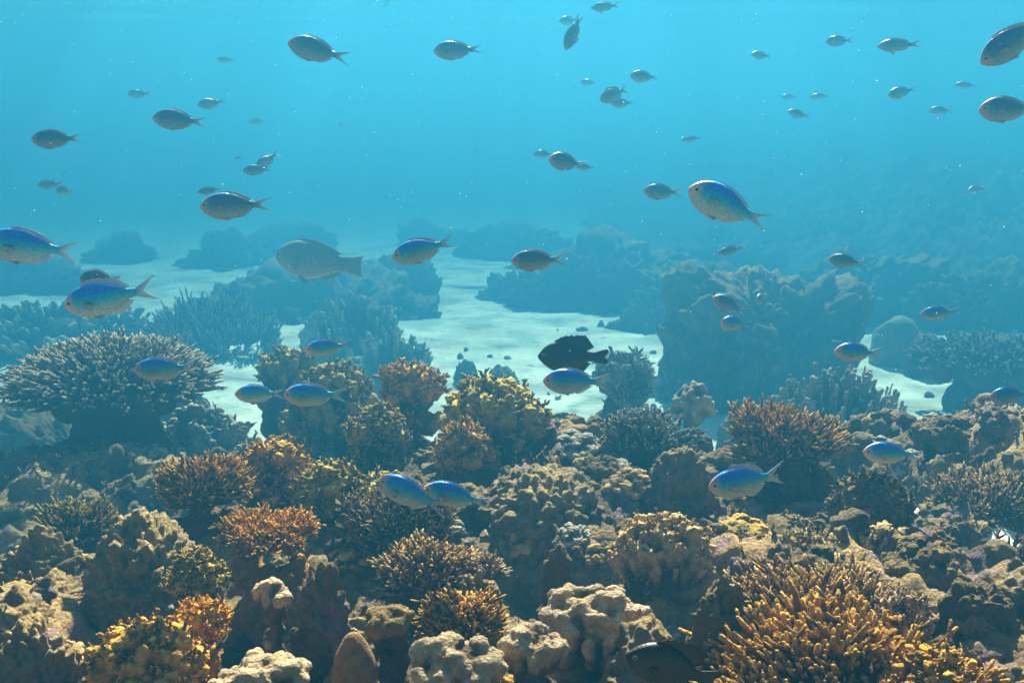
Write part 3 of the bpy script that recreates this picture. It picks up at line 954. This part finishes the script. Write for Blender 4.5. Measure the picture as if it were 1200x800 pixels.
for x, y in spots:
    z = zs(reef_z, x, y)
    if z < zs(sand_z, x, y):
        continue
    me, kind = lumps[int(rng.integers(len(lumps)))]
    o = obj('coral_lump', me)
    sc = rng.uniform(.05, .10) * (.65 + .3 * y)
    o.location = (x, y, z - .25 * sc)
    o.scale = (sc * rng.uniform(.9, 1.3), sc * rng.uniform(.9, 1.3), sc * rng.uniform(.7, 1.1))
    o.rotation_euler = (rng.normal(0, .2), rng.normal(0, .2), rng.uniform(0, 6.28))
    tag(o, 'small unremarkable coral lump crowded into the gaps between larger corals', 'coral', 'small coral lumps filling the reef')

# loose rubble, broken branches and small growths covering the reef: nobody could count it
rng = np.random.default_rng(5)
VV, FF, TT, off = [], [], [], 0
iV, iF = ico(3)
nr = 2000
rx = rng.uniform(-2.0, 2.0, nr); ry = rng.uniform(.75, 3.1, nr)
sx_, sy_ = rng.uniform(-3.6, 3.6, 260), rng.uniform(3.6, 9.0, 260)
clump = vnoise(np.stack([sx_ * 1.8, sy_ * 1.8, 0 * sx_], 1), 15) > .38
rx, ry = np.concatenate([rx, sx_[clump]]), np.concatenate([ry, sy_[clump]])
keep = np.abs(rx) < .56 * ry + .12
rx, ry = rx[keep], ry[keep]
rz = np.where(ry < 3.4, reef_z(rx, ry), -9); sz = sand_z(rx, ry)
rz = np.where((ry > 3.4) & (sz > rz), sz, rz)
for x, y, z, s in zip(rx, ry, rz, sz):
    if z < s - .03:
        continue
    r = rng.uniform(.006, .02) * (.7 + .35 * min(y, 3.5))
    P = iV * r * rng.uniform(.6, 1.3, 3)
    n = fbm(iV * 1.6 + rng.uniform(0, 50), 3, 3)
    P = P * (1 + .45 * n)[:, None] + np.array([x, y, z + r * .2])
    VV.append(P); FF.append(iF + off); TT.append(np.full(len(P), rng.uniform(0, .7))); off += len(P)
tag(obj('coral_rubble', make_mesh('coral_rubble', np.concatenate(VV), None, np.concatenate(FF), attrs={'tip': np.concatenate(TT)}), M['rock']), kind='stuff')

nb = 3800
bx = rng.uniform(-2.0, 2.0, nb); by = rng.uniform(.8, 3.0, nb)
dens = vnoise(np.stack([bx * 5, by * 5, 0 * bx], 1), 91) > .0
keep = (np.abs(bx) < .56 * by + .1) & dens & (reef_z(bx, by) > sand_z(bx, by) - .01)
bx, by = bx[keep], by[keep]
b0 = np.stack([bx, by, reef_z(bx, by) - .01], 1)
dd = rng.normal(0, .55, (len(bx), 3)); dd[:, 2] = np.abs(dd[:, 2]) + .6
dd /= np.linalg.norm(dd, axis=1, keepdims=True)
LL = rng.uniform(.02, .045, len(bx))[:, None] * (.7 + .25 * by[:, None])
P = b0[:, None] + dd[:, None] * .8 * LL[:, None] * np.linspace(0, 1, 5)[None, :, None]
V, F4, F3, t = with_twigs(rng, P, .003, 3, .015, 6, .9, .5)
tag(obj('coral_sprigs', make_mesh('coral_sprigs', V, F4, F3, attrs={'tip': t}), M['tan']), kind='stuff')


# ------------------------------------------------------------------ fish (head towards -x, standard length 1, tail beyond .5)
PROF = {
    'chromis': dict(s=[0, .02, .06, .12, .2, .3, .4, .5, .62, .74, .84, .92, 1],
                    t=[.0, .045, .09, .134, .172, .2, .21, .205, .178, .13, .084, .056, .05],
                    b=[.0, .04, .082, .124, .164, .196, .21, .208, .184, .13, .078, .05, .046],
                    w=[.0, .03, .052, .07, .088, .1, .102, .096, .078, .053, .033, .021, .012]),
    'slim': dict(s=[0, .02, .06, .12, .2, .3, .4, .5, .62, .74, .84, .92, 1],
                 t=[.0, .03, .06, .095, .13, .155, .166, .162, .14, .105, .07, .048, .044],
                 b=[.0, .026, .054, .086, .12, .15, .164, .162, .142, .1, .062, .044, .042],
                 w=[.0, .026, .044, .062, .078, .088, .09, .084, .068, .046, .03, .02, .012]),
    'damsel': dict(s=[0, .02, .06, .12, .2, .3, .4, .5, .62, .74, .84, .92, 1],
                   t=[.0, .04, .09, .145, .195, .23, .245, .24, .21, .155, .1, .075, .072],
                   b=[.0, .036, .08, .125, .175, .215, .235, .235, .205, .145, .09, .068, .066],
                   w=[.0, .03, .055, .08, .098, .11, .112, .104, .084, .056, .036, .024, .014]),
    'parrot': dict(s=[0, .02, .06, .12, .2, .3, .4, .5, .62, .74, .84, .92, 1],
                   t=[.0, .055, .09, .125, .16, .185, .19, .182, .158, .122, .09, .075, .078],
                   b=[.0, .045, .078, .11, .145, .172, .184, .18, .158, .12, .088, .075, .078],
                   w=[.0, .035, .056, .076, .092, .1, .1, .094, .078, .055, .036, .024, .014]),
}


def fish_mesh(kind, bend, mat, seed=0, fins='forked', raise_dorsal=1.0, tail=0.0):
    p = PROF[kind]
    n, m = 34, 18
    s = np.concatenate([[0.0, .006], np.linspace(.016, 1, n - 2) ** 1.1])
    f = lambda k: np.interp(s, p['s'], p[k])
    def smooth(a):
        b = a.copy(); b[1:-1] = .25 * a[:-2] + .5 * a[1:-1] + .25 * a[2:]; return b
    t, b_, w = smooth(f('t')), smooth(f('b')), smooth(f('w'))
    t[0] = b_[0] = w[0] = .006
    a = np.arange(m) / m * 2 * math.pi
    ca, sa = np.cos(a), np.sin(a)
    V = np.zeros((n, m, 3))
    V[:, :, 0] = (s - .5)[:, None]
    V[:, :, 1] = w[:, None] * np.sign(ca) * np.abs(ca) ** .85
    t *= 1.18; b_ *= 1.18
    V[:, :, 2] = np.where(sa > 0, t[:, None] * sa, b_[:, None] * sa)
    # gill cover step
    gx = np.exp(-((s - .235) / .012) ** 2)[:, None]
    V[:, :, 1] *= 1 + .05 * gx * (np.abs(sa)[None] < .7)
    VV = [V.reshape(-1, 3), np.array([[-.502, 0, 0], [.5, 0, 0]])]
    idx = np.arange(n * m).reshape(n, m); nx = np.roll(idx, -1, 1)
    F4 = [np.stack([idx[:-1], idx[1:], nx[1:], nx[:-1]], -1).reshape(-1, 4)]
    F3 = [np.stack([np.full(m, n * m), idx[0], nx[0]], -1), np.stack([np.full(m, n * m + 1), nx[-1], idx[-1]], -1)]
    fin = [np.zeros(n * m + 2)]
    off = n * m + 2

    def add_fin(inner, outer, y0, y1, th=.008, steps=5, bulge=0.0):
        """a fin membrane between two outlines, thick at the root and thin at the rim"""
        nonlocal off
        inner, outer = np.array(inner, float), np.array(outer, float)
        K = len(inner)
        u = np.linspace(0, 1, steps)[:, None]
        q = np.zeros((steps, K, 3))
        q[:, :, 0] = inner[None, :, 0] * (1 - u) + outer[None, :, 0] * u
        q[:, :, 2] = inner[None, :, 1] * (1 - u) + outer[None, :, 1] * u
        q[:, :, 1] = y0 + (y1 - y0) * u + bulge * np.sin(u * 3.14)
        ray = .8 + .4 * (np.arange(K) % 2)
        thk = th * (1 - .85 * u) * ray[None]
        A, B = q.copy(), q.copy()
        A[:, :, 1] += thk; B[:, :, 1] -= thk
        base = np.arange(steps * K).reshape(steps, K)
        Fa = np.stack([base[:-1, :-1], base[:-1, 1:], base[1:, 1:], base[1:, :-1]], -1).reshape(-1, 4)
        Fb = Fa[:, ::-1] + steps * K
        rim = list(base[0]) + list(base[1:, -1]) + list(base[-1, -2::-1]) + list(base[-2:0:-1, 0])
        rim = np.array(rim); rn = np.roll(rim, -1)
        Fr = np.stack([rn, rim, rim + steps * K, rn + steps * K], -1)
        VV.append(A.reshape(-1, 3)); VV.append(B.reshape(-1, 3))
        for F in (Fa, Fb, Fr):
            F4.append(F + off)
        fv = np.broadcast_to(np.clip(.35 + .65 * u, 0, 1), (steps, K)).reshape(-1)
        fin.append(fv); fin.append(fv)
        off += 2 * steps * K

    top = lambda q: np.interp(q, s, t)
    bot = lambda q: np.interp(q, s, b_)
    # dorsal and anal fins
    K = 15
    q = np.linspace(.27, .86, K)
    if fins == 'damsel':
        h = np.interp(q, [.27, .4, .6, .74, .86], [.03, .075, .12, .2, .06])
        back = np.interp(q, [.27, .6, .86], [.03, .07, .14])
    else:
        h = np.interp(q, [.27, .36, .55, .66, .76, .86], [.008, .026, .026, .032, .036, .008]) * raise_dorsal
        back = np.interp(q, [.27, .6, .86], [.03, .05, .075])
    zig = np.where(q < .62, np.where(np.arange(K) % 2 == 0, 1.12, .86), 1.0)
    add_fin(np.stack([q - .5, top(q) * .9], 1), np.stack([q - .5 + back, top(q) + h * zig], 1), 0, 0)
    q = np.linspace(.6, .87, 9)
    h = np.interp(q, [.6, .68, .78, .87], [.012, .034, .03, .006]) * (3.4 if fins == 'damsel' else raise_dorsal)
    back = np.interp(q, [.6, .87], [.05, .08])
    add_fin(np.stack([q - .5, -bot(q) * .9], 1), np.stack([q - .5 + back, -bot(q) - h], 1), 0, 0)
    # tail
    if fins == 'forked':
        outer = [(.80, -.135 - tail), (.755, -.112 - tail * .8), (.70, -.082 - tail * .55), (.65, -.052 - tail * .3), (.61, -.024), (.59, 0), (.61, .024), (.65, .052 + tail * .3), (.70, .082 + tail * .55), (.755, .112 + tail * .8), (.80, .135 + tail)]
    elif fins == 'damsel':
        outer = [(.70, -.13), (.745, -.125), (.765, -.09), (.75, -.05), (.71, -.02), (.695, 0), (.71, .02), (.75, .05), (.775, .09), (.76, .13), (.71, .14)]
    else:
        outer = [(.72, -.12), (.705, -.1), (.695, -.08), (.69, -.05), (.685, -.02), (.685, 0), (.685, .02), (.69, .05), (.695, .08), (.705, .1), (.72, .12)]
    zz = np.linspace(-.05, .05, 11) * (1.4 if fins != 'forked' else 1)
    inner = np.stack([np.full(11, .47), zz], 1)
    add_fin(inner, outer, 0, 0, .011, 7)
    # pelvic and pectoral fins
    for sd in (-1, 1):
        q = np.linspace(.33, .39, 5)
        add_fin(np.stack([q - .5, -bot(q) * .88], 1), [(.02, -.215), (.0, -.25), (-.02, -.262), (-.04, -.25), (-.055, -.225)][::-1], sd * .03, sd * .075, .006, 4)
        wy = np.interp(.29, s, w)
        add_fin([(-.225, -.055), (-.22, -.04), (-.215, -.025), (-.212, -.01), (-.215, .0)],
                [(-.09, -.105), (-.062, -.085), (-.05, -.055), (-.06, -.02), (-.1, .0)], sd * wy * .93, sd * (wy + .07), .005, 4, bulge=sd * .012)
    P = np.concatenate(VV)
    k = np.clip((P[:, 0] + .2) / 1.0, 0, 2)
    P[:, 1] += bend * k ** 2
    me = make_mesh('fish', P, np.concatenate(F4), np.concatenate(F3), attrs={'fin': np.concatenate(fin)})
    me.materials.append(mat)
    return me


def eye_mesh(r):
    V, F = ico(3)
    P = V * np.array([r, r * .55, r])
    rr = np.hypot(V[:, 0], V[:, 2])
    fc = rr[F].mean(1)
    me = make_mesh('eye', P, None, F, matidx=np.where(fc < .66, 0, 1))
    me.materials.append(M['pupil']); me.materials.append(M['iris'])
    return me


FM = {}
for mk, mm in (('blue', 'fish_blue'), ('olive', 'fish_olive'), ('grey', 'fish_grey')):
    FM[mk] = [fish_mesh('chromis', .02, M[mm], tail=.04), fish_mesh('chromis', -.16, M[mm], tail=.01), fish_mesh('chromis', .18, M[mm], raise_dorsal=2.3, tail=.06), fish_mesh('slim', -.08, M[mm], tail=-.02),
              fish_mesh('chromis', -.08, M[mm], raise_dorsal=.7, tail=-.015)]
FM['dark'] = [fish_mesh('damsel', .03, M['fish_dark'], fins='damsel')]
FM['parrot'] = [fish_mesh('parrot', .04, M['fish_parrot'], fins='square')]
EYE = eye_mesh(.034)
EYE_W = {'blue': .046, 'olive': .046, 'grey': .046, 'dark': .055, 'parrot': .06}
frng = random.Random(11)


def fish(px, py, L, ang, style, var, label, yaw=None, depth=None, size=0.1, group='small reef fish of the school', deep=1.0):
    """L = length in photo pixels, ang = degrees the head points up, yaw = degrees turned from the picture plane"""
    yaw = frng.uniform(-32, 32) if yaw is None else yaw
    size *= frng.uniform(.94, 1.06)
    full = 1.3
    if depth is None:
        depth = size * FPX * abs(math.cos(R(yaw))) / L
        depth = max(depth, .75)
    else:
        size = L * depth / FPX / max(.3, abs(math.cos(R(yaw))))
    sc = size / full
    if var == 0 and len(FM[style]) > 1 and frng.random() < .5:
        var = 4
    o = bpy.data.objects.new('fish', FM[style][var])
    COL.objects.link(o)
    rot = Matrix.Rotation(R(ang), 4, 'Y') @ Matrix.Rotation(R(yaw), 4, 'Z') @ Matrix.Rotation(R(frng.uniform(-6, 6)), 4, 'X')
    ctr = rot @ Vector((.15 * sc, 0, 0))
    o.matrix_world = Matrix.Translation(at(px, py, depth) - ctr) @ rot @ Matrix.Diagonal((sc, sc, sc * deep, 1))
    if L > 30 and style != 'none':
        for sd in (-1, 1):
            e = bpy.data.objects.new('eye', EYE); COL.objects.link(e)
            e.parent = o
            e.location = (-.405, sd * EYE_W[style], .028)
            e.rotation_euler = (0, 0, sd * R(20))
    tag(o, label, 'fish', group)
    return o


FG = 'small blue green fish over the reef'
UG = 'small dark fish in open water'
DG = 'tiny faint fish in the distant water'
# open water, near the surface
fish(374, 60, 72, 14, 'olive', 1, 'dark fish with trailing white belly fins, high in the open water', group=UG, yaw=12)
fish(537, 59, 58, -3, 'olive', 0, 'dark fish with a pale snout swimming level, high in the middle of the water', group=UG, yaw=5)
fish(672, 38, 46, -66, 'grey', 3, 'grey fish diving steeply with its tail straight up', group=UG, yaw=20)
fish(667, 24, 24, -10, 'grey', 0, 'small grey fish half hidden behind the diving fish', group=UG, yaw=30)
fish(710, 8, 34, -2, 'grey', 3, 'small grey fish just under the surface beside the diving fish', group=UG)
fish(755, 90, 35, 2, 'grey', 0, 'small grey fish above the pair with overlapping tails', group=UG)
fish(721, 110, 40, -24, 'grey', 2, 'grey fish with raised tail, upper one of the overlapping pair', group=UG, yaw=25)
fish(730, 121, 28, -4, 'grey', 0, 'grey fish with level body, lower one of the overlapping pair', group=UG, depth=3.6)
fish(690, 97, 19, 3, 'grey', 0, 'tiny faint fish below the diving fish', group=DG)
fish(664, 190, 44, 10, 'olive', 1, 'dark round bodied fish with a second fish close behind its tail', group=UG, yaw=35)
fish(686, 196, 24, 2, 'grey', 3, 'pale fish touching the tail of the dark round bodied fish', group=DG, depth=3.4)
fish(638, 181, 26, 2, 'grey', 0, 'faint fish just ahead of the dark round bodied fish', group=DG)
fish(777, 225, 48, 2, 'olive', 0, 'grey green fish right in front of the large pink nosed fish', group=UG, yaw=8)
fish(854, 242, 108, 23, 'blue', 0, 'large pink nosed fish angled head up in open water', group=UG, yaw=12)
fish(1192, 45, 92, -38, 'olive', 1, 'dark fish cut by the frame edge, head pointing down into the picture', group=UG, yaw=-10)
fish(1184, 128, 78, -2, 'olive', 0, 'dark fish entering level from the frame edge', group=UG, yaw=6)
fish(1054, 53, 50, -3, 'grey', 3, 'long slim grey fish under the surface near the frame edge', group=UG)
fish(984, 48, 28, -1, 'grey', 0, 'small grey fish ahead of the long slim one', group=DG)
fish(892, 65, 27, 3, 'grey', 3, 'faint slim fish below the surface, well ahead of the slim grey pair', group=DG)
fish(1057, 108, 36, -14, 'olive', 0, 'small dark fish tilted nose down below the long slim one', group=UG)
fish(1103, 130, 27, 0, 'grey', 0, 'small fish behind the nose down dark fish', group=DG)
fish(1132, 100, 24, 5, 'grey', 3, 'very faint fish above the fish entering from the frame edge', group=DG)
fish(936, 134, 30, 12, 'grey', 3, 'small fish with a bright sunlit back', group=DG, yaw=15)
fish(925, 114, 20, -4, 'grey', 0, 'very faint fish above the one with the sunlit back', group=DG)
fish(961, 113, 22, -4, 'grey', 3, 'very faint slim fish trailing the one with the sunlit back', group=DG)
fish(811, 163, 24, -8, 'grey', 3, 'small fish alone above the large pink nosed fish', group=DG)
fish(1145, 222, 30, -6, 'grey', 3, 'ghostly fish over the far slope near the frame edge', group=DG, depth=5.5)
fish(265, 70, 20, 0, 'grey', 3, 'tiny fish alone below the surface, ahead of the white finned fish', group=DG)
fish(164, 110, 24, -4, 'grey', 0, 'small dark fish alone in the upper corner water', group=DG, yaw=30)
fish(248, 121, 27, -14, 'grey', 0, 'round fish turned half away above the level dark fish', group=DG, yaw=40)
fish(211, 141, 63, 5, 'olive', 0, 'dark fish with an orange snout and a forked tail, level in the water', group=UG, yaw=5)
fish(67, 163, 58, -2, 'olive', 0, 'greenish dark fish alone near the frame edge', group=UG, yaw=8)
fish(302, 143, 26, -2, 'grey', 3, 'barely visible fish behind the orange snouted fish', group=DG, depth=6.5)
fish(314, 187, 28, -36, 'grey', 0, 'upper fish of a small touching pair', group=UG, yaw=35)
fish(302, 199, 32, -4, 'grey', 0, 'lower fish of a small touching pair', group=UG, yaw=20, depth=3.2)
fish(280, 186, 14, 0, 'grey', 0, 'faintest speck of a fish beside the touching pair', group=DG, depth=7.0)
fish(60, 216, 26, -6, 'grey', 0, 'upper fish of the pair below the greenish dark fish', group=DG, yaw=30)
fish(76, 224, 28, 2, 'grey', 0, 'lower fish of the pair below the greenish dark fish', group=DG, depth=3.8)
fish(277, 241, 84, -2, 'olive', 0, 'plump dark fish over the left water with a pink tail', group=UG, yaw=5)
fish(246, 223, 26, -8, 'grey', 3, 'small fish hidden behind the plump dark fish', group=DG, depth=3.2)
fish(455, 1, 16, -60, 'grey', 0, 'tiny fish cut by the upper frame edge', group=DG)
fish(400, 145, 10, -60, 'grey', 0, 'smallest dot of a fish in the open blue', group=DG, depth=8.0)
# lower water and over the reef
fish(38, 290, 108, 8, 'blue', 0, 'large dark blue fish with its head at the frame edge', group=FG, yaw=6)
fish(129, 349, 108, -10, 'blue', 2, 'large blue fish head down with fins spread over the table coral', group=FG, yaw=4)
fish(120, 328, 62, -2, 'grey', 0, 'purple grey fish almost hidden behind the large head down fish', group=UG, depth=1.6)
fish(376, 307, 118, 3, 'parrot', 0, 'large brown fish blurred by the haze over the far reef', group='large plain fish', depth=4.2)
fish(497, 292, 76, -15, 'blue', 1, 'small blue fish with raised pink tail over the sand channel', group=FG, yaw=10)
fish(632, 305, 66, -1, 'olive', 0, 'olive fish level over the far sand channel', group=UG, yaw=5)
fish(857, 293, 34, -14, 'grey', 3, 'grey fish nose down below the large pink nosed fish', group=UG)
fish(993, 306, 40, 3, 'olive', 0, 'small dark fish over the far slope', group=UG)
fish(856, 358, 48, 24, 'olive', 0, 'dark fish head up, upper one of the stacked pair', group=FG, yaw=10)
fish(861, 379, 40, 8, 'blue', 1, 'blue backed fish, lower one of the stacked pair', group=FG, yaw=35)
fish(892, 349, 18, -10, 'grey', 0, 'faint fish facing away behind the stacked pair', group=DG, yaw=60)
fish(1102, 366, 40, -14, 'blue', 1, 'fish catching sunlight on its back and tail above the round dome coral', group=FG, yaw=-25)
fish(1006, 413, 60, 4, 'blue', 0, 'blue fish with an orange lit snout beside the white sand patch', group=FG, yaw=8)
fish(195, 432, 74, -2, 'blue', 0, 'blue fish crossing the bristly top of the big table coral', group=FG, yaw=6)
fish(386, 407, 54, -4, 'blue', 0, 'blue fish with a reddish tail over the white sand gap', group=FG, yaw=15)
fish(305, 461, 56, 2, 'blue', 1, 'greenish blue fish, the front one of two in front of the knobbly coral', group=FG, yaw=15)
fish(370, 463, 74, 1, 'blue', 0, 'bright blue backed fish following the greenish one', group=FG, yaw=5)
fish(673, 418, 86, 2, 'dark', 0, 'black fish with a tall dorsal fin and rounded tail lobes', group='plain dark fish', depth=1.75, yaw=6)
fish(676, 447, 80, 2, 'blue', 0, 'blue fish with a pink belly directly below the black fish', group=FG, yaw=5)
fish(484, 580, 88, 20, 'blue', 0, 'bright blue fish overlapping the tail fish, the front one over the twiggy carpet', group=FG, yaw=-14)
fish(536, 581, 82, 10, 'blue', 0, 'blue fish behind the front one of the overlapping blue pair', group=FG, yaw=-4, depth=1.32)
fish(877, 564, 96, -7, 'blue', 2, 'green sided fish with a raised forked tail above the dark ledge', group=FG, yaw=6)
fish(1046, 531, 72, 4, 'blue', 0, 'blue green fish gliding over the bright sand pocket', group=FG, yaw=4)
fish(1186, 463, 56, -4, 'blue', 0, 'blue fish cut by the frame edge in front of the dark table coral', group=FG, yaw=6)
fish(790, 784, 125, 22, 'dark', 0, 'big black fish low in the foreground, partly below the frame', group='plain dark fish', depth=.70, yaw=8)

# bright specks drifting in the water: nobody could count them
rng = np.random.default_rng(77)
sp = [(734, 86, 1.5), (793, 137, 1.6), (547, 125, 1.5), (746, 135, 2.2), (1125, 195, 1.2), (1017, 16, 1.3), (850, 162, 1.8), (888, 28, 1.5), (969, 82, 1.7), (716, 240, 2), (424, 103, 1.6), (394, 45, 1.2), (985, 188, 1.6), (1002, 140, 1.7), (490, 231, 1.9), (546, 230, 1.8)]
C = [at(x, y, d) for x, y, d in sp]
Rr = [.0010 * rng.uniform(.7, 1.2) for _ in sp]
for k in range(420):
    d = rng.uniform(.8, 3.2)
    C.append(at(rng.uniform(-40, 1240), rng.uniform(-10, 560) * rng.uniform(.4, 1), d)); Rr.append(rng.uniform(.0003, .0008) * (.6 + .3 * d))
V, F = spheres(np.array([c[:] for c in C]), np.array(Rr), 1, rng.uniform(.5, 1.6, (len(C), 3)))
tag(obj('floating_particles', make_mesh('floating_particles', V, None, F), M['speck']), kind='stuff')
